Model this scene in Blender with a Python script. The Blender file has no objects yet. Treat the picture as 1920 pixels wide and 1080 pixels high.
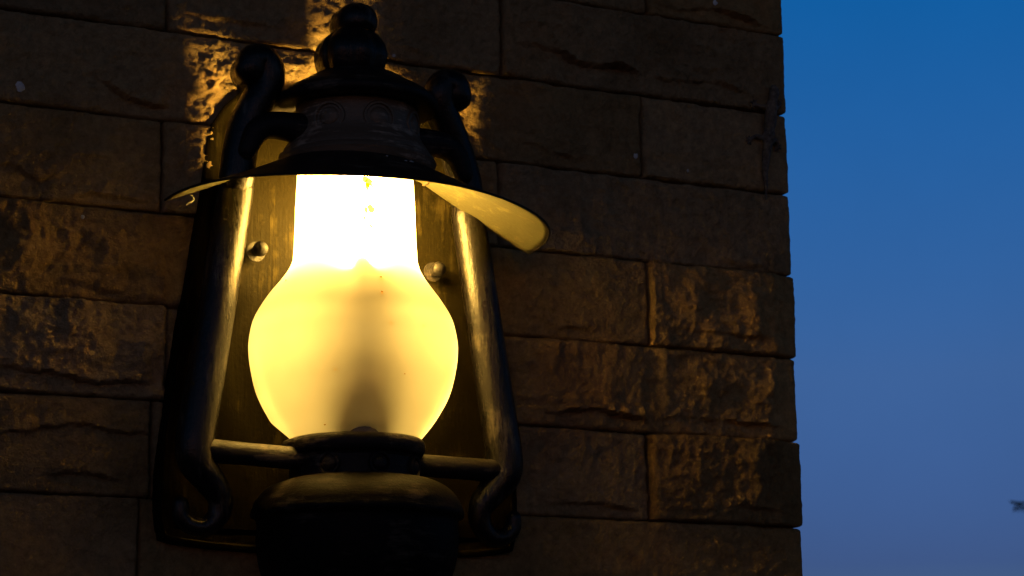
import bpy, bmesh, math, random
import numpy as np
from mathutils import Vector, Matrix
R = math.radians
sc = bpy.context.scene
COL = sc.collection

# ------------------------------------------------------------------ camera
Z0 = 2.30                                   # height of one stone course joint above the ground
cam_d = bpy.data.cameras.new("camera")
cam = bpy.data.objects.new("camera", cam_d); COL.objects.link(cam)
F_PX, YAW, PIT, ROLL = 4321.87, 0.459474, 0.211706, -0.010693
cam_d.sensor_width = 36.0; cam_d.lens = F_PX / 1920 * 36.0
cam_d.clip_start = 0.05; cam_d.clip_end = 5000
fw = Vector((math.sin(YAW)*math.cos(PIT), math.cos(YAW)*math.cos(PIT), math.sin(PIT)))
r0 = fw.cross(Vector((0, 0, 1))).normalized(); u0 = r0.cross(fw)
rr = r0*math.cos(ROLL) + u0*math.sin(ROLL); uu = u0*math.cos(ROLL) - r0*math.sin(ROLL)
M = Matrix((rr, uu, -fw)).transposed().to_4x4()
M.translation = Vector((-0.858987, -1.805332, Z0 - 0.710280))
cam.matrix_world = M
cam_d.dof.use_dof = True; cam_d.dof.focus_distance = 1.93; cam_d.dof.aperture_fstop = 16
sc.camera = cam

# ------------------------------------------------------------------ dusk sky
SKY_STRENGTH = 0.15
SUN_EL, SUN_ROT = 3.0, 205.0                # low behind the viewer, air and ozone heavy: blue hour
w = bpy.data.worlds.new("World"); sc.world = w; w.use_nodes = True
nt = w.node_tree; nt.nodes.clear()
sky = nt.nodes.new('ShaderNodeTexSky'); sky.sky_type = 'NISHITA'; sky.sun_disc = False
sky.sun_elevation = R(SUN_EL); sky.sun_rotation = R(SUN_ROT)
sky.air_density = 1.0; sky.dust_density = 0.2; sky.ozone_density = 5.0
tint = nt.nodes.new('ShaderNodeMix'); tint.data_type = 'RGBA'; tint.blend_type = 'MULTIPLY'
tint.inputs['Factor'].default_value = 1.0
gen = nt.nodes.new('ShaderNodeTexCoord'); sep = nt.nodes.new('ShaderNodeSeparateXYZ')
nt.links.new(gen.outputs['Generated'], sep.inputs[0])
band = nt.nodes.new('ShaderNodeValToRGB'); be = band.color_ramp.elements   # air colour by height above the horizon
for k in range(5): be.new(0.5)
for el_, (p_, c_) in zip(be, [(0.0, (1, 1, 1)), (0.09, (.765, .509, .889)), (0.170, (1.38, .79, .98)), (0.238, (.98, .90, 1.09)), (0.327, (.30, 1.02, 1.24)), (0.42, (.22, .7, .9)), (0.7, (.13, .13, .14))]):
    el_.position = p_; el_.color = (*c_, 1)
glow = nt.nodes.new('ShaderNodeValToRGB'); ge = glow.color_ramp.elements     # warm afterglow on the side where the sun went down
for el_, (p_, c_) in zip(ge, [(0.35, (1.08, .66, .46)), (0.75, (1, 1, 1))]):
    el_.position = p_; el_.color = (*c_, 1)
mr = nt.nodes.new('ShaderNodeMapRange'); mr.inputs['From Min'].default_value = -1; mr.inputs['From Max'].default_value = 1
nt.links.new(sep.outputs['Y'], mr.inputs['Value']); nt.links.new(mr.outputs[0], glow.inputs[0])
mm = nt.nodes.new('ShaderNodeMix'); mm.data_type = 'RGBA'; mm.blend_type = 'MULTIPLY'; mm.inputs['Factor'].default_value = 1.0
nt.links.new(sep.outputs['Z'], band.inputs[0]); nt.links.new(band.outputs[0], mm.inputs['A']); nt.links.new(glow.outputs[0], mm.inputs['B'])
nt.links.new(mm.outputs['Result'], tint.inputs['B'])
bg = nt.nodes.new('ShaderNodeBackground'); bg.inputs['Strength'].default_value = SKY_STRENGTH
wo = nt.nodes.new('ShaderNodeOutputWorld')
hz = nt.nodes.new('ShaderNodeTexNoise'); hz.inputs['Scale'].default_value = 7; hz.inputs['Detail'].default_value = 5; hz.inputs['Roughness'].default_value = .6
nt.links.new(gen.outputs['Generated'], hz.inputs['Vector'])      # faint unevenness of the high haze
hr = nt.nodes.new('ShaderNodeMapRange'); hr.inputs['To Min'].default_value = .90; hr.inputs['To Max'].default_value = 1.10
nt.links.new(hz.outputs[0], hr.inputs['Value'])
hm = nt.nodes.new('ShaderNodeVectorMath'); hm.operation = 'SCALE'
nt.links.new(sky.outputs[0], hm.inputs[0]); nt.links.new(hr.outputs[0], hm.inputs['Scale'])
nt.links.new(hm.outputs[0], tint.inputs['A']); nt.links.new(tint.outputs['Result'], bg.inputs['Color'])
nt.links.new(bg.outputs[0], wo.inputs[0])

sc.view_settings.view_transform = 'Standard'; sc.view_settings.look = 'None'
sc.view_settings.exposure = 0.0; sc.view_settings.gamma = 1.0
sc.cycles.use_denoising = True
sc.cycles.max_bounces = 10; sc.cycles.diffuse_bounces = 4; sc.cycles.transmission_bounces = 8
sc.cycles.sample_clamp_indirect = 6.0
LAMP_POWER = 535.0                            # radiance of the bulb surface
LAMP_COL = (1.0, 0.585, 0.108, 1)

# ------------------------------------------------------------------ material helpers
def mat(name):
    m = bpy.data.materials.new(name); m.use_nodes = True
    n = m.node_tree.nodes; l = m.node_tree.links
    return m, n, l, n['Principled BSDF']
def ramp(n, stops):
    r = n.new('ShaderNodeValToRGB'); e = r.color_ramp.elements
    while len(e) < len(stops): e.new(0.5)
    for el, (p, c) in zip(e, stops):
        el.position = p; el.color = (*c, 1) if len(c) == 3 else c
    return r
def noise(n, l, scale, detail=5, rough=0.55, stretch=None, coord='Object'):
    tc = n.new('ShaderNodeTexCoord'); mp = n.new('ShaderNodeMapping')
    l.new(tc.outputs[coord], mp.inputs[0])
    if stretch: mp.inputs['Scale'].default_value = stretch
    t = n.new('ShaderNodeTexNoise'); t.inputs['Scale'].default_value = scale
    t.inputs['Detail'].default_value = detail; t.inputs['Roughness'].default_value = rough
    l.new(mp.outputs[0], t.inputs['Vector'])
    return t
def mixc(n, l, a, b, f, mode='MIX'):
    m = n.new('ShaderNodeMix'); m.data_type = 'RGBA'; m.blend_type = mode
    for s, v in (('A', a), ('B', b), ('Factor', f)):
        if hasattr(v, 'links'): l.new(v, m.inputs[s])
        elif s == 'Factor': m.inputs[s].default_value = v
        else: m.inputs[s].default_value = (*v, 1)
    return m.outputs['Result']

def stone_material():
    m, n, l, b = mat('split_sandstone')
    at = n.new('ShaderNodeAttribute'); at.attribute_name = 'tint'
    n1 = noise(n, l, 9, 6, 0.6)
    r1 = ramp(n, [(0.25, (0.62, 0.58, 0.52)), (0.5, (1, 1, 1)), (0.75, (1.28, 1.10, 0.92))]); l.new(n1.outputs[0], r1.inputs[0])
    n2 = noise(n, l, 110, 8, 0.8)
    r2 = ramp(n, [(0.3, (0.5, 0.5, 0.5)), (0.52, (1, 1, 1)), (0.75, (1.5, 1.5, 1.5))]); l.new(n2.outputs[0], r2.inputs[0])
    n3 = noise(n, l, 4.5, 4, 0.6)
    r3 = ramp(n, [(0.56, (0, 0, 0)), (0.74, (1, 1, 1))]); l.new(n3.outputs[0], r3.inputs[0])
    c = mixc(n, l, at.outputs['Color'], r1.outputs[0], 1.0, 'MULTIPLY')
    c = mixc(n, l, c, r2.outputs[0], 0.8, 'MULTIPLY')
    c = mixc(n, l, c, (0.36, 0.22, 0.11), r3.outputs[0])
    l.new(c, b.inputs['Base Color'])
    b.inputs['Roughness'].default_value = 1.0
    b.inputs['Specular IOR Level'].default_value = 0.0
    f1 = noise(n, l, 520, 5, 0.75); f2 = noise(n, l, 150, 6, 0.7)
    bu = n.new('ShaderNodeBump'); bu.inputs['Strength'].default_value = 1.0; bu.inputs['Distance'].default_value = 0.0022
    bu2 = n.new('ShaderNodeBump'); bu2.inputs['Strength'].default_value = 0.9; bu2.inputs['Distance'].default_value = 0.0045
    l.new(f1.outputs[0], bu.inputs['Height']); l.new(f2.outputs[0], bu2.inputs['Height'])
    l.new(bu2.outputs[0], bu.inputs['Normal']); l.new(bu.outputs[0], b.inputs['Normal'])
    return m

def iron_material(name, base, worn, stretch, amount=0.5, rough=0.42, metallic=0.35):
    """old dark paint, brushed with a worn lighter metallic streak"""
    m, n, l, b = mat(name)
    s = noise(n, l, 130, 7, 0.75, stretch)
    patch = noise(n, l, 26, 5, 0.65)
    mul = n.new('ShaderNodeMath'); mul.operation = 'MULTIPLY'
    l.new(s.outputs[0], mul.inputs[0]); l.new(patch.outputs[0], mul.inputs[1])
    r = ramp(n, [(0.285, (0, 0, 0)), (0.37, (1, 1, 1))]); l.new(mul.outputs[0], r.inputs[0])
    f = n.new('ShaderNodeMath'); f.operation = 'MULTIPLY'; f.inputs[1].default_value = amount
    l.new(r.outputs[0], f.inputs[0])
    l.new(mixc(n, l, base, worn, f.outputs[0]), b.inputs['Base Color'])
    b.inputs['Metallic'].default_value = metallic
    rg = n.new('ShaderNodeMapRange'); rg.inputs['To Min'].default_value = rough - 0.12; rg.inputs['To Max'].default_value = rough + 0.2
    l.new(s.outputs[0], rg.inputs['Value']); l.new(rg.outputs[0], b.inputs['Roughness'])
    g = noise(n, l, 260, 4, 0.6)
    bu = n.new('ShaderNodeBump'); bu.inputs['Strength'].default_value = 0.7; bu.inputs['Distance'].default_value = 0.0010
    bu2 = n.new('ShaderNodeBump'); bu2.inputs['Strength'].default_value = 0.5; bu2.inputs['Distance'].default_value = 0.001
    l.new(s.outputs[0], bu.inputs['Height']); l.new(g.outputs[0], bu2.inputs['Height'])
    l.new(bu.outputs[0], bu2.inputs['Normal']); l.new(bu2.outputs[0], b.inputs['Normal'])
    return m
STONE = stone_material()
IRON_V = iron_material('black_iron_upright', (0.012, 0.010, 0.009), (0.24, 0.20, 0.15), (1, 1, 0.10), 0.40, 0.25, 0.35)
IRON_H = iron_material('black_iron_turned', (0.012, 0.010, 0.009), (0.26, 0.20, 0.14), (0.22, 0.22, 1.7), 0.4, 0.44, 0.1)
IRON_H.node_tree.nodes['Principled BSDF'].inputs['Specular IOR Level'].default_value = 0.25
LIGHTENED_METAL = iron_material('lightened_cap_metal', (0.17, 0.125, 0.08), (0.65, 0.50, 0.36), (0.22, 0.22, 1.7), 0.7, 0.4, 0.25)  # light thrown up from the hood is put into this paler cap colour
PLATE = iron_material('bronzed_plate', (0.0055, 0.0042, 0.0013), (0.055, 0.041, 0.012), (2.2, 1, 0.10), 0.25, 0.45, 0.0)
PLATE.node_tree.nodes['Principled BSDF'].inputs['Specular IOR Level'].default_value = 0.01
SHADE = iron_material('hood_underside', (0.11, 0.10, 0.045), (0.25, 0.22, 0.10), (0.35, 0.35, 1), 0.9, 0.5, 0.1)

def glass_material():
    m, n, l, b = mat('frosted_glass')
    out = n['Material Output']
    n.remove(b)
    tr = n.new('ShaderNodeBsdfTranslucent'); df = n.new('ShaderNodeBsdfDiffuse'); gl = n.new('ShaderNodeBsdfGlossy')
    tp = n.new('ShaderNodeBsdfTransparent')
    sm = noise(n, l, 16, 5, 0.6)
    rs = ramp(n, [(0.3, (0.86, 0.84, 0.78)), (0.62, (0.95, 0.95, 0.93))]); l.new(sm.outputs[0], rs.inputs[0])
    l.new(rs.outputs[0], tr.inputs[0])
    df.inputs[0].default_value = (0.8, 0.78, 0.72, 1)
    gl.inputs['Roughness'].default_value = 0.3; tp.inputs[0].default_value = (0.95, 0.95, 0.95, 1)
    def mx(a, c, f):
        x = n.new('ShaderNodeMixShader'); x.inputs[0].default_value = f
        l.new(a, x.inputs[1]); l.new(c, x.inputs[2]); return x.outputs[0]
    rf = n.new('ShaderNodeBsdfRefraction'); rf.inputs['Roughness'].default_value = 0.9; rf.inputs['IOR'].default_value = 1.42
    rf.inputs['Color'].default_value = (0.95, 0.93, 0.88, 1)
    s = mx(tr.outputs[0], df.outputs[0], 0.30)
    s = mx(s, rf.outputs[0], 0.60)
    s = mx(s, gl.outputs[0], 0.04)
    s = mx(s, tp.outputs[0], 0.10)
    l.new(s, out.inputs['Surface'])
    return m
GLASS = glass_material()
def emis_material():
    m, n, l, b = mat('glowing_bulb')
    b.inputs['Base Color'].default_value = (0.8, 0.7, 0.5, 1)
    b.inputs['Emission Color'].default_value = LAMP_COL
    b.inputs['Emission Strength'].default_value = LAMP_POWER
    return m
BULB = emis_material()
def plain(name, c, rough=0.6, scale=60, var=0.35):
    m, n, l, b = mat(name)
    t = noise(n, l, scale, 4, 0.6)
    r = ramp(n, [(0.3, tuple(v*(1-var) for v in c)), (0.7, tuple(min(1, v*(1+var)) for v in c))])
    l.new(t.outputs[0], r.inputs[0]); l.new(r.outputs[0], b.inputs['Base Color'])
    b.inputs['Roughness'].default_value = rough
    return m
PORCELAIN = plain('porcelain', (0.5, 0.47, 0.4), 0.35)
SPECK = plain('white_speck', (0.62, 0.62, 0.6), 0.8)
def stain_material():
    m, n, l, b = mat('amber_stain'); n.remove(b)
    t = n.new('ShaderNodeBsdfTransparent'); t.inputs[0].default_value = (.93, .66, .12, 1)
    d = n.new('ShaderNodeBsdfTranslucent'); d.inputs[0].default_value = (.4, .22, .02, 1)
    x = n.new('ShaderNodeMixShader'); x.inputs[0].default_value = .3
    l.new(t.outputs[0], x.inputs[1]); l.new(d.outputs[0], x.inputs[2]); l.new(x.outputs[0], n['Material Output'].inputs['Surface'])
    return m
STAIN = stain_material()
GECKO = plain('gecko_skin', (0.14, 0.115, 0.085), 0.75, 260, 0.7)
BARK = plain('bark', (0.07, 0.05, 0.035), 0.9)
LEAF = plain('leaves', (0.05, 0.08, 0.03), 0.6, 8, 0.5)
SOIL = plain('ground', (0.06, 0.05, 0.035), 0.95, 3, 0.5)

# ------------------------------------------------------------------ numpy noise
def _hash(ix, iy, seed):
    h = (ix.astype(np.int64)*374761393 + iy.astype(np.int64)*668265263 + seed*974634777) & 0xffffffff
    h = ((h ^ (h >> 13))*1274126177) & 0xffffffff
    h = h ^ (h >> 16)
    return (h & 0xffff)/65535.0
def vnoise(x, y, seed):
    ix = np.floor(x); iy = np.floor(y); fx = x-ix; fy = y-iy
    fx = fx*fx*fx*(fx*(fx*6-15)+10); fy = fy*fy*fy*(fy*(fy*6-15)+10)
    a = _hash(ix, iy, seed); b = _hash(ix+1, iy, seed); c = _hash(ix, iy+1, seed); d = _hash(ix+1, iy+1, seed)
    return (a*(1-fx)+b*fx)*(1-fy) + (c*(1-fx)+d*fx)*fy
def fbm(x, y, seed, f, octs=4, g=0.5):
    s = 0; a = 1; t = 0
    for i in range(octs):
        s = s + a*(vnoise(x*f, y*f, seed+i*17)-0.5)*2; t += a; a *= g; f *= 2.03
    return s/t
def ridged(x, y, seed, f, octs=3, g=0.5):
    s = 0; a = 1; t = 0
    for i in range(octs):
        s = s + a*(1-2*np.abs(vnoise(x*f, y*f, seed+i*31)-0.5)*2); t += a; a *= g; f *= 2.1
    return s/t

# ------------------------------------------------------------------ stone wall
XC = 0.3330                                  # the corner of the wall
RC = 0.004
H = 0.08
# long wavy split ledges: (points x,z from the joint height Z0), overhang, reach
LEDGES = []
def wall_xz(px, py):                         # measured on the wall face
    d = fw + ((px-960)/F_PX)*rr - ((py-540)/F_PX)*uu
    o = Vector((-0.858987, -1.805332, Z0 - 0.710280)); t = -o.y/d.y
    q = o + d*t
    return q.x, q.z
def ledge(pts, a):
    LEDGES.append(([wall_xz(*p) for p in pts], a))
ledge([(962,84),(1000,84),(1040,92),(1078,112),(1120,124),(1160,122),(1210,138),(1250,154),(1300,152),(1350,158),(1400,176)], .0055)
ledge([(1216,6),(1270,20),(1310,18),(1360,24),(1410,42),(1462,58)], .005)
ledge([(985,768),(1040,772),(1110,765),(1165,778),(1210,786),(1300,782),(1350,790),(1440,798),(1480,800)], .005)
ledge([(1010,938),(1060,942),(1110,940),(1170,952),(1205,958)], .0035)
ledge([(970,588),(1010,596),(1050,614),(1090,612),(1130,622)], .003)
ledge([(1240,618),(1300,622),(1370,632),(1440,640)], .004)
ledge([(170,148),(200,156),(240,184),(290,196),(340,200)], .004)
ledge([(-20,300),(30,312),(72,330),(110,336)], .003)
ledge([(120,372),(170,366),(240,372),(290,384)], .003)
ledge([(-20,692),(50,690),(110,704),(170,724),(230,716),(285,722)], .005)
ledge([(-20,826),(30,806),(90,800),(150,798),(230,812),(290,812)], .0035)
ledge([(70,894),(110,888),(180,892),(240,906)], .004)
ledge([(150,536),(190,546),(240,548)], .003)
ledge([(950,255),(1010,272),(1060,290),(1100,296)], .003)
ledge([(700,352),(800,366)], .002)
ledge([(1340,488),(1400,500),(1470,505)], .002)
ledge([(330,20),(420,36),(520,52),(600,48)], .002)
ledge([(1230,952),(1300,958),(1380,952),(1490,966)], .0025)
rng = random.Random(5)
# split points of every course that shows (x at the joints, from the left)
def jx(px, py): return wall_xz(px, py)[0]
COURSES = {
 -1: [jx(-600,0)+0, jx(560,0)-.0, jx(1215,12)],
 0: [jx(315,30), jx(943,80)],
 1: [jx(-420,100), jx(640,110), jx(1207,250)],
 2: [jx(306,310), jx(939,390)],
 3: [jx(-300,480), jx(610,450), jx(1216,570)],
 4: [jx(312,660), jx(770,650)],
 5: [jx(-150,800), jx(285,800), jx(760,800), jx(1220,900)],
 6: [jx(262,1000), jx(800,1000)],
 7: [jx(-60,1150), jx(520,1150), jx(1100,1150)],
}
PROUD = {(3, 'last'): .0085, (5, 'last'): .0095, (4, 'first'): .004, (4, 'last'): .002, (6, 'last'): .002, (0, 'last'): .003}
U_END = XC + 0.75                            # the wall turns the corner here and runs back
def path(u):
    """position and outward normal along the wall face and round the corner"""
    a0 = XC - RC; L = RC*math.pi/2
    t = np.clip((u-a0)/L, 0, 1); ang = t*math.pi/2
    x = np.where(u < a0, u, a0 + RC*np.sin(ang)); y = np.where(u < a0, 0.0, RC - RC*np.cos(ang))
    y = np.where(u > a0+L, RC + (u-a0-L), y)
    return x, y, np.where(u < a0, 0.0, np.sin(ang)), np.where(u < a0, -1.0, -np.cos(ang))
def face_h(u, z, seed, base, rough):
    h = base + 0.0038*fbm(u, z, seed, 12, 3) + rough*0.0031*ridged(u, z*1.35, seed+5, 34, 5, .66) - rough*0.0015
    h = h + rough*0.0027*fbm(u, z, seed+9, 95, 5, .70) + 0.0008*fbm(u, z, seed+3, 300, 2)
    return h
MOUNDS = [(*wall_xz(px, py), a, sx, sz) for px, py, a, sx, sz in [(296, 520, .0075, .016, .022), (230, 470, .004, .02, .02), (45, 455, .006, .018, .03), (272, 640, .006, .018, .025), (120, 640, .004, .03, .02),
    (1290, 560, .004, .012, .02), (1400, 600, .004, .015, .02), (1330, 720, .004, .02, .015), (1440, 730, .005, .015, .02), (1290, 860, .003, .01, .02), (1400, 880, .005, .016, .03), (1130, 720, .003, .02, .02), (1120, 540, .003, .02, .02), (1030, 660, .003, .015, .02)]]
def ledge_h(u, z, x0, x1, z0, z1):
    h = np.zeros_like(u)
    for mx, mz, a, sx, sz in MOUNDS:
        if x0 < mx < x1 and z0 < mz < z1:
            h += a*np.exp(-((u-mx)/sx)**2 - ((z-mz)/sz)**2)*(1+.9*fbm(u, z, 15, 60, 3))
    for pts, a in LEDGES:
        xs = np.array([p[0] for p in pts]); zs = np.array([p[1] for p in pts])
        mx, mz = xs.mean(), zs.mean()
        if not (x0-.02 < mx < x1+.02 and z0 < mz < z1): continue
        zl = np.interp(u, xs, zs) + 0.0034*fbm(u, u*0, 77, 55, 5, .6)
        ends = np.clip((u-xs[0])/.02, 0, 1)*np.clip((xs[-1]-u)/.02, 0, 1)
        d = z - zl
        am = a*np.clip(.75+1.3*fbm(u, u*0, 31, 28, 3), .1, 1.5)
        up = am*np.exp(-np.clip(d, 0, 1)/.022)*.8
        dn = -am*1.05*np.exp(-np.clip(-d, 0, 1)/.020)
        s = np.clip(d/.0016+.5, 0, 1)
        h += ends*(up*s + dn*(1-s))
    return h
VV, FF, TT = [], [], []
nv = 0
HEIGHTS = []
def add_block(x0, x1, z0, z1, s, seed, base, rough, tint):
    global nv
    g = .00055
    nu = max(3, int((x1-x0)/s)); nz = max(3, int((z1-z0)/s))
    u = np.linspace(x0+g, x1-g, nu+1); z = np.linspace(z0+g, z1-g, nz+1)
    U, Z = np.meshgrid(u, z, indexing='ij')
    du = np.minimum(U-u[0], u[-1]-U); dz = np.minimum(Z-z[0], z[-1]-Z)
    rad = .0040 + .0028*fbm(U, Z, seed+40, 22, 2)
    def rnd(d, r):
        t = np.clip(d/r, 0, 1); return (1-np.sqrt(np.clip(1-(1-t)**2, 0, 1)))*r
    drop = rnd(du, rad*1.1) + rnd(dz, rad*.8)
    hh = (face_h(U, Z, seed, base, rough) + ledge_h(U, Z, x0, x1, z0, z1))*np.where(U > XC-RC, .25, np.where(U > XC-.03, .25+.75*np.clip((XC-RC-U)/.024, 0, 1), 1.0)) - drop
    # the mason dressed the stones flat under the lantern's plate
    under = (np.abs(U+.130) < .158) & (Z < Z0-.20) & (Z > Z0-.52) | (np.abs(U+.130) < .118) & (Z < Z0-.125) & (Z > Z0-.30)
    hh = np.where(under, np.minimum(hh, -.0005), hh)
    # ragged arrises
    eu = np.exp(-du/.006); ez = np.exp(-dz/.006)
    sgu = np.sign(U-(x0+x1)/2); sgz = np.sign(Z-(z0+z1)/2)
    ja = .0010*fbm(Z, U*0, seed+50, 70, 3); jb = .0008*fbm(U, Z*0, seed+60, 60, 3)
    U2 = U - sgu*eu*np.abs(ja)*1.2; Z2 = Z - sgz*ez*np.abs(jb)
    X, Y, NX, NY = path(U2)
    P = np.stack([X+NX*hh, Y+NY*hh, Z2], -1).reshape(-1, 3)
    idx = np.arange(len(P)).reshape(nu+1, nz+1)
    q = np.stack([idx[:-1, :-1], idx[1:, :-1], idx[1:, 1:], idx[:-1, 1:]], -1).reshape(-1, 4)
    # skirts into the joint
    loop = np.concatenate([idx[:, 0], idx[-1, 1:], idx[-2::-1, -1], idx[0, -2:0:-1]])
    Xb, Yb, NXb, NYb = X.reshape(-1)[loop], Y.reshape(-1)[loop], NX.reshape(-1)[loop], NY.reshape(-1)[loop]
    S = np.stack([Xb-NXb*.03, Yb-NYb*.03, Z2.reshape(-1)[loop]], -1)
    k = len(P) + np.arange(len(loop))
    sk = np.stack([loop, k, np.roll(k, -1), np.roll(loop, -1)], -1)
    P = np.concatenate([P, S]); q = np.concatenate([q, sk])
    VV.append(P); FF.append(q+nv); TT.append(np.tile(np.array([*tint, 1.0]), (len(P), 1))); nv += len(P)
    HEIGHTS.append((x0, x1, z0, z1, seed, base, rough))
WALL_L = -1.9
for k in range(-8, 28):
    z1 = Z0 - k*H; z0 = z1 - H
    rk = random.Random(900+k)
    if k in COURSES:
        cuts = list(COURSES[k])
        x = cuts[0]
        while x > WALL_L + .25: x -= rk.uniform(.22, .42); cuts.insert(0, max(x, WALL_L))
        cuts[0] = WALL_L
    else:
        cuts = [WALL_L]
        while cuts[-1] < XC-.42: cuts.append(cuts[-1]+rk.uniform(.2, .4))
    nfront = len(cuts)
    cuts.append(XC + RC*.57 + (.14 if k % 2 else .30))
    while cuts[-1] < U_END-.2: cuts.append(cuts[-1]+rk.uniform(.2, .35))
    cuts[-1] = U_END
    for i in range(len(cuts)-1):
        a, b = cuts[i], cuts[i+1]
        vis = k in range(-1, 8) and b > -.52 and a < XC-.001
        seed = 1000+k*37+i*7
        rb = random.Random(seed)
        rough = rb.uniform(.45, 1.25)
        base = rb.uniform(-.002, .0015)
        if vis:
            if i == nfront-1: base = PROUD.get((k, 'last'), base)
            if k in (1, 2, 3) and a < -.1: rough = .85
            if (k, i == nfront-1) in ((4, True), (5, True), (3, True)): rough = 1.2
            if k == 4 and b < -.2 and b > -.5: base = .005; rough = 1.2
        t = rb.uniform(.78, 1.2); wm = rb.uniform(-1, 1)
        tint_c = (.445*t*(1+.05*wm), .315*t, .155*t*(1-.14*wm))
        # the mesh of a corner block must carry fine steps along its front only; side stones are coarse
        if vis:
            add_block(a, b, z0, z1, .0017 if b < XC+.01 or True else .004, seed, base, rough, tint_c)
        else:
            add_block(a, b, z0, z1, .009, seed, base, rough, tint_c)
def mesh_from(name, P, q, smooth=True):
    me = bpy.data.meshes.new(name)
    me.vertices.add(len(P)); me.vertices.foreach_set('co', np.asarray(P, dtype=np.float32).ravel())
    me.loops.add(q.size); me.loops.foreach_set('vertex_index', q.astype(np.int32).ravel())
    me.polygons.add(len(q)); me.polygons.foreach_set('loop_start', np.arange(0, q.size, 4, dtype=np.int32))
    me.polygons.foreach_set('loop_total', np.full(len(q), 4, dtype=np.int32))
    me.update(calc_edges=True); me.validate()
    if smooth: me.polygons.foreach_set('use_smooth', np.ones(len(me.polygons), dtype=bool))
    return me
P = np.concatenate(VV); Q = np.concatenate(FF); T = np.concatenate(TT)
# the core behind the facing stones
def box_np(x0, x1, y0, y1, z0, z1):
    p = np.array([(x, y, z) for x in (x0, x1) for y in (y0, y1) for z in (z0, z1)], float)
    f = np.array([(0, 1, 3, 2), (4, 6, 7, 5), (0, 4, 5, 1), (2, 3, 7, 6), (0, 2, 6, 4), (1, 5, 7, 3)])
    return p, f
bp, bf = box_np(WALL_L+.001, XC-.0145, .0145, XC+.43, -.02, Z0+8*H-.002)
P2 = np.concatenate([P, bp]); Q2 = np.concatenate([Q, bf+len(P)])
T2 = np.concatenate([T, np.tile(np.array([.05, .04, .03, 1.0]), (8, 1))])
me = mesh_from('stone_wall', P2, Q2)
att = me.attributes.new('tint', 'FLOAT_COLOR', 'POINT'); att.data.foreach_set('color', T2.astype(np.float32).ravel())
me.materials.append(STONE)
me.set_sharp_from_angle(angle=R(60))
wall = bpy.data.objects.new('stone_wall', me); COL.objects.link(wall)
wall['label'] = 'brown split faced sandstone wall with long rough blocks and a sharp corner against the sky'
wall['category'] = 'wall'
def wall_height(x, z):
    for (x0, x1, z0, z1, seed, base, rough) in HEIGHTS:
        if x0 <= x < x1 and z0 <= z < z1:
            U = np.array([[x]]); Zz = np.array([[z]])
            return float((face_h(U, Zz, seed, base, rough)+ledge_h(U, Zz, x0, x1, z0, z1))[0, 0])
    return 0.0

# ------------------------------------------------------------------ mesh helpers
def obj(name, bm, m, parent=None, smooth=True, angle=40, solid=0.0):
    bmesh.ops.recalc_face_normals(bm, faces=bm.faces[:])
    me = bpy.data.meshes.new(name); bm.to_mesh(me); bm.free()
    for mm in (m if isinstance(m, (list, tuple)) else [m]): me.materials.append(mm)
    if smooth:
        for p in me.polygons: p.use_smooth = True
        me.set_sharp_from_angle(angle=R(angle))
    o = bpy.data.objects.new(name, me); COL.objects.link(o)
    if parent: o.parent = parent
    if solid:
        s = o.modifiers.new('thickness', 'SOLIDIFY'); s.thickness = solid; s.offset = -1
    return o
def catmull(pts, n=8):
    P = [Vector(p) for p in pts]; out = []
    P = [2*P[0]-P[1]] + P + [2*P[-1]-P[-2]]
    for i in range(1, len(P)-2):
        a, b, c, d = P[i-1:i+3]
        for k in range(n):
            t = k/n
            out.append(.5*((2*b) + (c-a)*t + (2*a-5*b+4*c-d)*t*t + (3*b-a-3*c+d)*t**3))
    out.append(P[-2]); return out
def tube(bm, pts, radii, seg=20, smooth_n=8, round_end=True):
    """pts (x,y,z), radius per point"""
    pr = [Vector((*p, r)) if False else p for p, r in zip(pts, radii)]
    P4 = [Vector((p[0], p[1], p[2])) for p in pts]
    C = catmull(P4, smooth_n) if smooth_n > 1 else P4
    Rr = []
    n = len(pts)
    for i in range(len(C)):
        t = i/(len(C)-1)*(n-1); k = min(int(t), n-2); f = t-k
        Rr.append(radii[k]*(1-f)+radii[k+1]*f)
    if round_end:
        for e in (0, 1):
            c = C[0] if e == 0 else C[-1]; d = ((C[0]-C[1]) if e == 0 else (C[-1]-C[-2])).normalized(); r = Rr[0] if e == 0 else Rr[-1]
            ex = [(c + d*r*math.sin(a), max(r*math.cos(a), r*.02)) for a in (R(22), R(45), R(66), R(88))]
            if e == 0: C = [q for q, _ in ex[::-1]] + C; Rr = [q for _, q in ex[::-1]] + Rr
            else: C = C + [q for q, _ in ex]; Rr = Rr + [q for _, q in ex]
    up = Vector((0, 1, 0)); rings = []
    for i, c in enumerate(C):
        t = (C[min(i+1, len(C)-1)]-C[max(i-1, 0)]).normalized()
        a = t.cross(up)
        a = a.normalized() if a.length > 1e-5 else Vector((1, 0, 0)); b = a.cross(t).normalized()
        rings.append([bm.verts.new(c + Rr[i]*(a*math.cos(2*math.pi*j/seg)+b*math.sin(2*math.pi*j/seg))) for j in range(seg)])
    for A, B in zip(rings, rings[1:]):
        for j in range(seg):
            bm.faces.new((A[j], A[(j+1) % seg], B[(j+1) % seg], B[j]))
    bm.faces.new(rings[0][::-1]); bm.faces.new(rings[-1])
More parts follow.
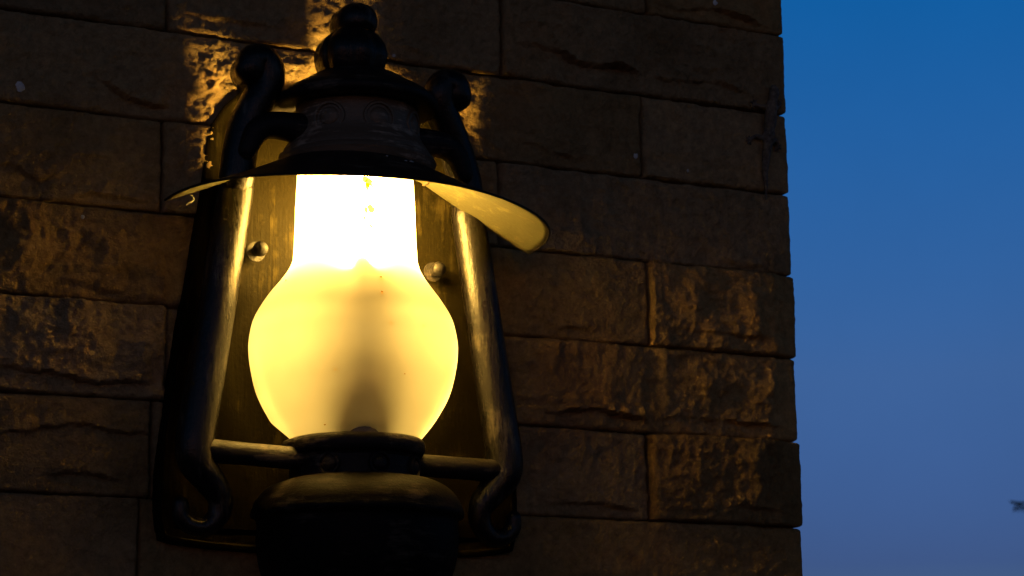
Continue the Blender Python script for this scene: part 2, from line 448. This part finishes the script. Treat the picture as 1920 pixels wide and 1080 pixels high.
def half_lathe(bm, prof, p, back, n=48, lobes=0, lobe_amp=0.0, a0=90, closed_back=False, shear=None):
    """half turned body standing off the wall: front half turned about an axis at offset p, its sides run straight back to 'back'"""
    cols = []
    def V(x, o, z): return bm.verts.new((x, -o, z))
    first = []
    for i in range(n+1):
        ph = R(-a0 + 2*a0*i/n); col = []
        for (r, z) in prof:
            rr_ = r*(1 + lobe_amp*(abs(math.cos(ph*lobes/2))-.6)) if lobes else r
            sx = shear(z) if shear else 0
            col.append(V(rr_*math.sin(ph)+sx, p + rr_*math.cos(ph), z))
        cols.append(col)
    bf_ = back if callable(back) else (lambda r: back)
    if True:
        m = 3
        def side(s):
            out = []
            for k in range(1, m+1):
                out.append([V(s*r + (shear(z) if shear else 0), p + (bf_(r)-p)*k/m, z) for (r, z) in prof])
            return out
        L = side(-1); Rr = side(1)
        cols = L[::-1] + cols + Rr
    for A, B in zip(cols, cols[1:]):
        for j in range(len(prof)-1):
            bm.faces.new((A[j], B[j], B[j+1], A[j+1]))
    if closed_back:
        ring = [c for c in cols[0]] + [c for c in cols[-1]][::-1]
        A, B = cols[0], cols[-1]
        for j in range(len(prof)-1):
            try: bm.faces.new((A[j], A[j+1], B[j+1], B[j]))
            except ValueError: pass
        for e in (0, -1):
            try: bm.faces.new([c[e] for c in cols])
            except ValueError: pass
    return cols

# ------------------------------------------------------------------ wall lantern
ZB = -0.545                                  # lantern base, from the joint height
def zz(z): return z - ZB
lamp = bpy.data.objects.new('wall_lantern', None); COL.objects.link(lamp)
lamp.location = (-0.130, 0, Z0 + ZB)
lamp.rotation_euler = (0, R(-0.2), 0)
lamp['label'] = 'large black iron hurricane lantern fixed on the stone wall, its frosted glass globe glowing yellow'
lamp['category'] = 'lantern'
def Lp(prof): return [(r, zz(z)) for r, z in prof]
def smooth_prof(pts, n=6):
    return [(v.x, v.y) for v in catmull([(p[0], p[1], 0) for p in pts], n)]

# back plate: tapered casting with rounded shoulders and a raised rim
def plate_outline(inset=0.0):
    half = [(0, -.522), (.09, -.521), (.150, -.516), (.160, -.508), (.163, -.48), (.161, -.437), (.149, -.35), (.137, -.28), (.127, -.214), (.122, -.17), (.113, -.150), (.100, -.134), (.080, -.124), (.0, -.118)]
    c = catmull([(x, z, 0) for x, z in half], 5)
    pts = [(v.x, v.y) for v in c]
    full = pts + [(-x, z) for x, z in pts[::-1][1:-1]]
    out = []
    n = len(full)
    for i, (x, z) in enumerate(full):
        ax, az = full[i-1]; bx, bz = full[(i+1) % n]
        tx, tz = bx-ax, bz-az; L = math.hypot(tx, tz) or 1
        out.append((x - inset*tz/L, z + inset*tx/L))
    return out
bm = bmesh.new()
layers = [(0, -.004), (0, .0080), (.0012, .0094), (.0040, .0094), (.0056, .0072), (.012, .0066)]
rings = []
for ins, o in layers:
    rings.append([bm.verts.new((x, -(o if o < 0 else o*(1-.78*min(1, max(0, (z+.34)/.10)))), zz(z))) for x, z in plate_outline(ins)])
for A, B in zip(rings, rings[1:]):
    for j in range(len(A)):
        bm.faces.new((A[j], A[(j+1) % len(A)], B[(j+1) % len(A)], B[j]))
bm.faces.new(rings[-1]); bm.faces.new(rings[0][::-1])
obj('back_plate', bm, PLATE, lamp, angle=30)

# glass: chimney and globe in one blown piece, cut flat at the back
gp = smooth_prof([(.0502, -.198), (.0506, -.207), (.0518, -.232), (.0530, -.266), (.0547, -.280), (.0612, -.293), (.0740, -.311), (.0826, -.326), (.0865, -.341), (.0874, -.354), (.0855, -.370), (.0800, -.391), (.0690, -.411), (.0560, -.428), (.0520, -.434)], 6)
bm = bmesh.new(); half_lathe(bm, Lp(gp), .032, lambda r: .0270 - .0145*min(1, max(0, (r-.0545)/.012)), 72)
glass = obj('glass_globe', bm, GLASS, lamp, angle=80)

# bulb, holder and post inside the glass
bm = bmesh.new()
def lathe(bm, prof, cx, o, n=20, cap=True):
    cols = [[bm.verts.new((cx+r*math.cos(2*math.pi*i/n), -o + r*math.sin(2*math.pi*i/n), z)) for r, z in prof] for i in range(n)]
    for i in range(n):
        A, B = cols[i], cols[(i+1) % n]
        for j in range(len(prof)-1): bm.faces.new((A[j], B[j], B[j+1], A[j+1]))
    if cap:
        bm.faces.new([c[0] for c in cols]); bm.faces.new([c[-1] for c in cols][::-1])
BO = .046
def lathe_out(bm, prof, cx, cz, n=20):
    """turned about an axis pointing straight out of the wall: (radius, offset)"""
    rg = [[bm.verts.new((cx+r*math.cos(2*math.pi*i/n), -o, zz(cz)+r*math.sin(2*math.pi*i/n))) for i in range(n)] for r, o in prof]
    for A, B in zip(rg, rg[1:]):
        for j in range(n): bm.faces.new((A[j], A[(j+1) % n], B[(j+1) % n], B[j]))
    bm.faces.new(rg[-1]); bm.faces.new(rg[0][::-1])
BX, BZ = -.003, -.224
lathe(bm, Lp([(.003, -.286), (.009, -.283), (.0135, -.271), (.0145, -.250), (.0130, -.226), (.009, -.206), (.003, -.198)]), BX, BO+.004, 14)
obj('bulb', bm, BULB, lamp)
bm = bmesh.new()
lathe_out(bm, [(.012, .009), (.012, .026), (.009, .0300), (.006, .0345)], BX, BZ, 24)
obj('bulb_holder', bm, PORCELAIN, lamp)
bm = bmesh.new()
lathe(bm, Lp([(.019, -.44), (.017, -.40), (.015, -.35), (.012, -.312), (.0095, -.294), (.006, -.2815), (.002, -.279)]), -.0095, .071, 24)
obj('inner_post', bm, LIGHTENED_METAL, lamp)

# chimney cap: turned collar with rosettes, open towards the wall
cp = [(.0640, -.2010), (.0655, -.1945), (.0675, -.1905), (.0665, -.188), (.0635, -.1862), (.0625, -.183), (.0600, -.179), (.0565, -.174), (.0538, -.168), (.0528, -.162), (.0522, -.152), (.0517, -.143), (.0515, -.138), (.0530, -.1355)]
bm = bmesh.new(); half_lathe(bm, Lp(cp), .033, .0300, 56, shear=lambda z: .0005)
cap = obj('chimney_cap', bm, LIGHTENED_METAL, lamp, solid=.002)
lp_ = [(.048, -.1425), (.064, -.1440), (.0690, -.1425), (.0705, -.1385), (.0690, -.1345), (.062, -.1285), (.048, -.1205), (.034, -.1125), (.012, -.1100), (.0005, -.1095)]
bm = bmesh.new(); half_lathe(bm, Lp(smooth_prof(lp_, 4)), .036, lambda r: .020 if r < .018 else .0065, 56)
obj('lid', bm, IRON_H, lamp, solid=.002)
# fluted finial with a curled ball
fp = [(.022, -.1145), (.025, -.1105), (.0275, -.1035), (.0290, -.0945), (.0265, -.0845), (.0205, -.0765), (.0155, -.0730)]
bm = bmesh.new(); half_lathe(bm, Lp(smooth_prof(fp, 5)), .038, .020, 60, lobes=7, lobe_amp=.14, shear=lambda z: -.004)
fin = obj('finial', bm, IRON_V, lamp, solid=.002)
bm = bmesh.new()
bp_ = [(.0145, -.0740), (.0172, -.0685), (.0175, -.0615), (.0150, -.0540), (.0095, -.0495), (.0005, -.0480)]
half_lathe(bm, Lp(smooth_prof(bp_, 5)), .040, .020, 32, shear=lambda z: -.001)
obj('finial_ball', bm, IRON_V, fin, solid=.002)

# hood: shallow drooping half cone
HR, HP = .1672, .030
HOOD_ROLL = .048
def hood_z(r, ph):
    t = max(0.0, (r-.060)/(HR-.060))
    z = -.1925 - .0515*(t**1.08) - .0025*math.sin(math.pi*t)
    return z
bm = bmesh.new()
n_r, n_a = 22, 96
for side, off in (('top', 0.0), ):
    grid = []
    for i in range(n_a+1):
        ph = R(-90 + 180*i/n_a); col = []
        for j in range(n_r+1):
            r = .058 + (HR-.058)*j/n_r
            x = r*math.sin(ph); o = HP + r*math.cos(ph)
            z = hood_z(r, ph) - HOOD_ROLL*x + .0006*math.sin(ph*5+1)*(j/n_r)
            col.append(bm.verts.new((x, -o, zz(z))))
        grid.append(col)
    for A, B in zip(grid, grid[1:]):
        for j in range(n_r): bm.faces.new((A[j], A[j+1], B[j+1], B[j]))
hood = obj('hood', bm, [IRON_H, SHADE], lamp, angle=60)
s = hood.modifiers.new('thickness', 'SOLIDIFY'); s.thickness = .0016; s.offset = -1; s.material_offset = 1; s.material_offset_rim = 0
bm = bmesh.new()
tube(bm, [((HR)*math.sin(R(a)), -(HP+HR*math.cos(R(a))), zz(hood_z(HR, 0)-HOOD_ROLL*HR*math.sin(R(a))+.0006*math.sin(R(a)*5+1)-.0007)) for a in range(-90, 91, 6)], [.0011]*31, 8, 3)
obj('rolled_rim', bm, IRON_H, hood)
# make sure the outside faces up
if sum(p.normal.z for p in hood.data.polygons) < 0: hood.data.flip_normals()

# side tubes, lower and upper, with scrolls
TO = .0275; TX = .0022
for s_ in (-1, 1):
    low = [(.1075, -.216), (.1140, -.262), (.1240, -.330), (.1330, -.390), (.1400, -.435), (.1380, -.452), (.1270, -.466), (.1170, -.480), (.1180, -.494), (.1270, -.5035), (.1390, -.504), (.1485, -.497), (.1500, -.487)]
    rad = [.0150, .0152, .0155, .0158, .0158, .0150, .0125, .0105, .0090, .0082, .0076, .0072, .0066]
    offs = [.0205, .0210, .0240, .0265, TO] + [TO, TO-.001, TO-.002, TO-.003, TO-.004, TO-.005, TO-.005, TO-.004]
    dz = -.004 if s_ > 0 else 0
    bm = bmesh.new()
    tube(bm, [(s_*x+TX+(TO-o if i < 5 else 0)*.42, -o, zz(z+dz*(i == 0))) for i, ((x, z), o) in enumerate(zip(low, offs))], rad, 24, 8)
    tb = obj('side_tube', bm, IRON_V, lamp, angle=60)
    bm = bmesh.new()
    tube(bm, [(s_*.1060+TX+.003, -.0215, zz(-.222)), (s_*.1055+TX+.003, -.0215, zz(-.2115)), (s_*.1055+TX+.003, -.0215, zz(-.2080))], [.0105, .0115, .0135], 20, 4, False)
    obj('tube_socket', bm, SHADE, tb)
    up = [(.1075, -.212), (.1045, -.190), (.0985, -.166), (.0895, -.146), (.0810, -.130), (.0785, -.118), (.0830, -.1085), (.0915, -.1085), (.0950, -.1170)]
    ub = .0255 if s_ < 0 else .0215
    radu = [.0150, .0150, .0148, .0145, .0140, .0140, .0140, .0146, .0140]
    bm = bmesh.new()
    tube(bm, [(s_*x-.0035*min(1, max(0, (z+.20)/.06))+.0020+(.029-ub)*.4, -(ub + (.0035 + (.029-ub))*min(1, max(0, (z+.17)/.05))), zz(z)) for x, z in up], radu, 24, 8)
    ut = obj('upper_tube', bm, IRON_V, lamp, angle=60)
    # flat sided back of the casting behind the scroll
    bm = bmesh.new()
    K = 26; loop = []
    for k in range(K):
        a = 2*math.pi*k/K; loop.append((s_*(.0890+.0160*math.cos(a))-.0015, -.1150+.0160*math.sin(a)))
    prev = None; cols = []
    for o in ((.012 if s_ < 0 else .004), .022, .030, .036):
        cols.append([bm.verts.new((x, -o, zz(z))) for x, z in loop])
    for A, B in zip(cols, cols[1:]):
        for j in range(K): bm.faces.new((A[j], A[(j+1) % K], B[(j+1) % K], B[j]))
    bm.faces.new(cols[0]); bm.faces.new(cols[-1])
    obj('scroll_back', bm, IRON_V, ut, angle=50)
    # arm to the cap and bar to the font
    bm = bmesh.new()
    tube(bm, [(s_*.100, -.040, zz(-.190)), (s_*.092, -.040, zz(-.173)), (s_*.078, -.040, zz(-.1655)), (s_*.048, -.040, zz(-.166))], [.008, .0105, .0115, .0135], 18, 6)
    obj('upper_arm', bm, IRON_H, lamp, angle=60)
    bm = bmesh.new()
    tube(bm, [(s_*.134+.002, -.0290, zz(-.4425 - (.005 if s_ > 0 else 0))), (s_*.100, -.034, zz(-.4445 - (.003 if s_ > 0 else 0))), (s_*.048, -.038, zz(-.447))], [.0100, .0095, .0095], 18, 4, False)
    obj('cross_bar', bm, IRON_H, lamp, angle=60)
    # bolt
    bm = bmesh.new()
    bx, bz = s_*(.083 - (.002 if s_ < 0 else 0)), -.2690 - (.0035 if s_ > 0 else 0)
    def bolt(prof):
        n = 20; rings = [[bm.verts.new((bx+r*math.cos(2*math.pi*i/n), -o, zz(bz)+r*math.sin(2*math.pi*i/n))) for i in range(n)] for r, o in prof]
        for A, B in zip(rings, rings[1:]):
            for j in range(n): bm.faces.new((A[j], A[(j+1) % n], B[(j+1) % n], B[j]))
        bm.faces.new(rings[-1]); bm.faces.new(rings[0][::-1])
    bolt([(.0085, .0095), (.0085, .0112), (.0042, .0114), (.0040, .0200), (.0062, .0205), (.0066, .0230), (.0056, .0262), (.0030, .0282), (.0006, .0288)])
    obj('bolt', bm, IRON_H, lamp, angle=35)

# lower collar, neck and font
cp2 = [(.0500, -.4310), (.0530, -.4290), (.0565, -.4295), (.0585, -.4330), (.0585, -.4380), (.0565, -.4425), (.0535, -.4435), (.0520, -.4460)]
bm = bmesh.new(); half_lathe(bm, Lp(smooth_prof(cp2, 3)), .034, .016, 56)
obj('gallery_ring', bm, IRON_H, lamp, solid=.002)
bm = bmesh.new(); half_lathe(bm, Lp([(.030, -.4302), (.052, -.4304), (.0525, -.442), (.0520, -.446), (.0520, -.462), (.056, -.4655)]), .034, .016, 56)
obj('burner_neck', bm, IRON_H, lamp, solid=.002)
fp2 = [(.0400, -.4612), (.0540, -.4628), (.0670, -.4668), (.0770, -.4735), (.0835, -.4820), (.0860, -.4885), (.0872, -.4925), (.0862, -.4955), (.0830, -.4970), (.0815, -.5010), (.0820, -.5150), (.0790, -.5360), (.0700, -.5530), (.0480, -.5640), (.001, -.5670)]
FONT = iron_material('dark_iron_font', (0.006, 0.005, 0.005), (0.16, 0.13, 0.10), (0.22, 0.22, 1.7), 0.3, 0.42, 0.1)  # darker base and fainter worn streaks than the turned iron
FONT.node_tree.nodes['Principled BSDF'].inputs['Specular IOR Level'].default_value = 0.08
bm = bmesh.new(); half_lathe(bm, Lp(smooth_prof(fp2, 4)), .043, .020, 64)
obj('oil_font', bm, FONT, lamp, angle=50)

# rosettes on cap and neck
def rosette(name, ph, rad, z, axis_o, r0, parent, m=None):
    bm = bmesh.new()
    n = 28; prof = [(r0*1.0, -.001), (r0*1.0, .0026), (r0*.93, .0038), (r0*.82, .0036), (r0*.76, .0010), (r0*.66, .0010), (r0*.60, .0026), (r0*.42, .0040), (r0*.15, .0046), (r0*.02, .0046)]
    rings = []
    for r, d in prof:
        ring = []
        for i in range(n):
            a = 2*math.pi*i/n; s = r*math.cos(a); t = r*math.sin(a)
            p2 = ph + s/rad; q = rad + d
            ring.append(bm.verts.new((q*math.sin(p2), -(axis_o + q*math.cos(p2)), zz(z+t))))
        rings.append(ring)
    for A, B in zip(rings, rings[1:]):
        for j in range(n): bm.faces.new((A[j], A[(j+1) % n], B[(j+1) % n], B[j]))
    bm.faces.new(rings[-1])
    return obj(name, bm, m or IRON_H, parent, angle=50)
for d in (-46, 0, 46): rosette('rosette', R(d), .0524, -.1615, .033, .0140, lamp, LIGHTENED_METAL)
for d in (-46, 0, 46): rosette('rosette', R(d), .0514, -.4540, .034, .0095, lamp, IRON_H)

# stains and specks
def blob(name, c, nrm, r, m, parent, seed, flat=.35):
    rb = random.Random(seed); bm = bmesh.new()
    bmesh.ops.create_icosphere(bm, subdivisions=2, radius=1)
    nrm = Vector(nrm).normalized(); q = nrm.to_track_quat('Z', 'Y')
    for v in bm.verts:
        k = r*(1+rb.uniform(-.3, .3)); v.co = Vector((v.co.x*k, v.co.y*k*1.3, v.co.z*r*flat))
        v.co = q @ v.co + Vector(c)
    return obj(name, bm, m, parent)
for i, (px, py, r) in enumerate([(38, 163, .0034), (157, 405, .0016), (740, 104, .0018), (1337, 8, .0022), (1193, 291, .0022), (1290, 320, .0012)]):
    x, z = wall_xz(px, py)
    blob('white_speck', (x, -wall_height(x, z), z), (0, -1, 0), r, SPECK, wall, i)
def prof_r(z):
    a = sorted(gp, key=lambda q: q[1]); return float(np.interp(z, [q[1] for q in a], [q[0] for q in a]))
def on_glass(px, py):
    """where the sight line of a photographed speck meets the glass"""
    o = cam.matrix_world.translation; d = (fw + ((px-960)/F_PX)*rr - ((py-540)/F_PX)*uu).normalized()
    t = 1.6
    while t < 2.3:
        q = o + d*t; x = q.x+.130; off = -q.y; z = q.z-Z0
        if off > .012 and -.43 < z < -.19:
            r = math.hypot(x, max(0, off-.032))
            if r < prof_r(z): return Vector((x, -off, zz(z))), Vector((x, -(off-.032), 0))
        t += .0005
    return None
for i, (px, py, r) in enumerate([(687, 336, .0022), (694, 342, .0030), (691, 350, .0022), (700, 349, .0012), (697, 391, .0030), (688, 394, .0020), (686, 409, .0014), (698, 424, .0014), (538, 526, .0009), (630, 691, .0012), (716, 520, .0008), (735, 605, .0008), (795, 610, .0007), (718, 548, .0009), (786, 826, .0016), (610, 795, .0008), (760, 700, .0007)]):
    h = on_glass(px, py)
    if h: blob('glass_speck', h[0], h[1], r, STAIN, glass, 40+i, .25)
for i, (x, o, z, r) in enumerate([(.012, .115, -.2075, .0013), (.018, .112, -.2075, .0018), (-.003, .110, -.205, .0010)]):
    blob('speck', (x, -o, zz(hood_z(math.hypot(x, o-HP), 0) - HOOD_ROLL*x + .0005)), (0, -.4, .9), r, SPECK, hood, 70+i)
# a curl of dry insect husk hanging below the left end of the hood
bm = bmesh.new()
hx, ho, hz = -.150, .042, -.2345
tube(bm, [(hx, -ho, zz(hz+.001)), (hx+.002, -ho, zz(hz-.0005)), (hx+.003, -ho, zz(hz-.003)), (hx+.001, -ho, zz(hz-.005)), (hx-.0015, -ho, zz(hz-.0065)), (hx-.003, -ho, zz(hz-.008))], [.0004, .0007, .0009, .0008, .0006, .0003], 8, 4)
obj('husk', bm, SPECK, hood)

# ------------------------------------------------------------------ gecko
def gecko():
    pts = []
    def P(px, py, lift): x, z = wall_xz(px, py); return Vector((x, -(max(0, wall_height(x, z))+lift), z))
    spine = [(1444, 162, .004, .0022), (1444, 170, .005, .0042), (1443, 180, .0055, .0052), (1441, 190, .005, .0040), (1440, 200, .0055, .0050), (1439, 215, .006, .0058), (1438, 235, .006, .0062), (1436, 252, .0055, .0054), (1434, 264, .005, .0044), (1432, 285, .004, .0042), (1431, 305, .0035, .0036), (1431, 325, .003, .0028), (1432, 345, .0025, .0019), (1434, 362, .002, .0011), (1435, 376, .0015, .0006)]
    V = []; Rd = []; E = []
    for i, (px, py, l, r) in enumerate(spine):
        V.append(P(px, py, l)); Rd.append(r)
        if i: E.append((i-1, i))
    def limb(root, path):
        prev = root
        for (px, py, l, r) in path:
            V.append(P(px, py, l)); Rd.append(r); E.append((prev, len(V)-1)); prev = len(V)-1
        return prev
    def foot(root, c, dirs):
        for dx, dy in dirs: limb(root, [(c[0]+dx*.5, c[1]+dy*.5, .0012, .0008), (c[0]+dx, c[1]+dy, .001, .0009)])
    a = limb(4, [(1430, 203, .004, .0022), (1421, 201, .003, .0018), (1413, 196, .0018, .0016)])
    foot(a, (1413, 196), [(-8, 2), (-8, -5), (-3, -9), (4, -8), (-4, 7)])
    a = limb(4, [(1449, 205, .004, .0022), (1455, 203, .003, .0018), (1459, 196, .0018, .0015)])
    foot(a, (1459, 196), [(-6, -5), (-1, -9), (4, -8), (6, 0), (4, 6)])
    a = limb(8, [(1424, 262, .004, .0026), (1413, 256, .0035, .0020), (1404, 263, .0018, .0016)])
    foot(a, (1404, 263), [(-8, -4), (-9, 3), (-5, 9), (2, 10), (-2, -8)])
    a = limb(8, [(1443, 267, .004, .0026), (1451, 266, .0035, .0020), (1454, 276, .0018, .0016)])
    foot(a, (1454, 276), [(8, -3), (9, 4), (4, 9), (-3, 9), (3, -7)])
    me = bpy.data.meshes.new('gecko'); o0 = V[7].copy()
    me.from_pydata([v-o0 for v in V], E, []); me.materials.append(GECKO)
    g = bpy.data.objects.new('gecko', me); COL.objects.link(g); g.location = o0
    sk = g.modifiers.new('body', 'SKIN')
    for i, v in enumerate(me.skin_vertices[0].data):
        v.radius = (Rd[i]*1.25, Rd[i]*1.1); v.use_root = (i == 7)
    sk.branch_smoothing = .5
    sb = g.modifiers.new('smooth', 'SUBSURF'); sb.levels = 2; sb.render_levels = 2
    g['label'] = 'small dark grey gecko climbing head up near the corner of the stone wall'; g['category'] = 'gecko'
    for s_ in (-1, 1):
        bm = bmesh.new(); bmesh.ops.create_uvsphere(bm, u_segments=12, v_segments=8, radius=.0013)
        e = obj('eye', bm, plain('gecko_eye', (.01, .01, .01), .15), g)
        e.location = V[1]-o0 + Vector((s_*.0034, -.0022, -.001))
gecko()

# ------------------------------------------------------------------ ground and the tree beside the wall
bm = bmesh.new()
rings = []
radii = [0, 2, 5, 10, 25, 60, 150, 400, 1200, 4000]; n = 48
c0 = bm.verts.new((0, 0, 0)); prev = None
for r in radii[1:]:
    cur = [bm.verts.new((r*math.cos(2*math.pi*i/n), r*math.sin(2*math.pi*i/n), 0)) for i in range(n)]
    for i in range(n):
        j = (i+1) % n
        if prev is None: bm.faces.new((c0, cur[i], cur[j]))
        else: bm.faces.new((prev[i], cur[i], cur[j], prev[j]))
    prev = cur
g = obj('ground', bm, SOIL); g['kind'] = 'structure'; g['label'] = 'dark bare earth ground'

def tree():
    D = 11.0
    def W(px, py, d=D):
        q = cam.matrix_world.translation + (fw + ((px-960)/F_PX)*rr - ((py-540)/F_PX)*uu)*d
        return q
    base = W(2480, 540); base.z = 0
    root = bpy.data.objects.new('tree', None); COL.objects.link(root); root.location = base
    root['label'] = 'dark leafy tree beyond the wall, its twig tip reaching in at the right edge'; root['category'] = 'tree'
    rb = random.Random(12)
    bm = bmesh.new()
    topz = 2.1
    tube(bm, [(0, 0, -.05), (.03, .02, .7), (-.04, .05, 1.4), (.02, .0, topz), (.0, .02, 2.9)], [.10, .08, .065, .045, .012], 14, 6)
    tips = []
    tip = W(1906, 945) - base
    limbs = [tip]
    for k in range(22):
        a = rb.uniform(0, 2*math.pi); e = rb.uniform(-.1, 1.1); L = rb.uniform(.6, 1.05)
        limbs.append(Vector((math.cos(a)*math.cos(e)*L, math.sin(a)*math.cos(e)*L, 2.1+math.sin(e)*L*.9)))
    for t in limbs:
        s = Vector((0, 0, rb.uniform(1.5, 2.2))); mid = s.lerp(t, .5) + Vector((rb.uniform(-.08, .08), rb.uniform(-.08, .08), rb.uniform(.0, .15)))
        tube(bm, [s, mid, t], [.022, .012, .003], 7, 5)
        tips.append((s, mid, t))
    obj('trunk', bm, BARK, root)
    bm = bmesh.new()
    def leaf(c, s):
        d = Vector((rb.gauss(0, 1), rb.gauss(0, 1), rb.gauss(0, .6))).normalized(); e = d.cross(Vector((rb.gauss(0, 1), rb.gauss(0, 1), rb.gauss(0, 1)))).normalized()
        v = [c, c+d*s*.5+e*s*.22, c+d*s, c+d*s*.5-e*s*.22]
        bm.faces.new([bm.verts.new(q) for q in v])
    # leaves of the twig that reaches the picture: small tuft at its tip only
    s, mid, t = tips[0]
    def dirleaf(c, d, s_):
        d = d.normalized(); e = d.cross(Vector((.2, 1, .3))).normalized()
        v = [c, c+d*s_*.45+e*s_*.20, c+d*s_, c+d*s_*.45-e*s_*.20]
        bm.faces.new([bm.verts.new(q) for q in v])
    L_ = -rr; U_ = uu
    for k in range(5): dirleaf(t + rr*.02*k, L_*1.0 + U_*rb.uniform(-.1, .45), .040)
    for k in range(4): dirleaf(t + rr*.02*k, L_*.35 - U_*1.0 + Vector((0, rb.uniform(-.2, .2), 0)), .045)
    for k in range(120):
        f = rb.uniform(.1, .93); c = s.lerp(t, f) + Vector((0, 0, rb.uniform(-.03, .03)))
        leaf(c + Vector([rb.gauss(0, .03)]*3), rb.uniform(.04, .07))
    for (s, mid, t) in tips[1:]:
        for k in range(190):
            f = rb.uniform(.35, 1.05); c = mid.lerp(t, f)
            leaf(c + Vector((rb.gauss(0, .11), rb.gauss(0, .11), rb.gauss(0, .09))), rb.uniform(.05, .09))
    obj('crown', bm, LEAF, root, smooth=False)
tree()
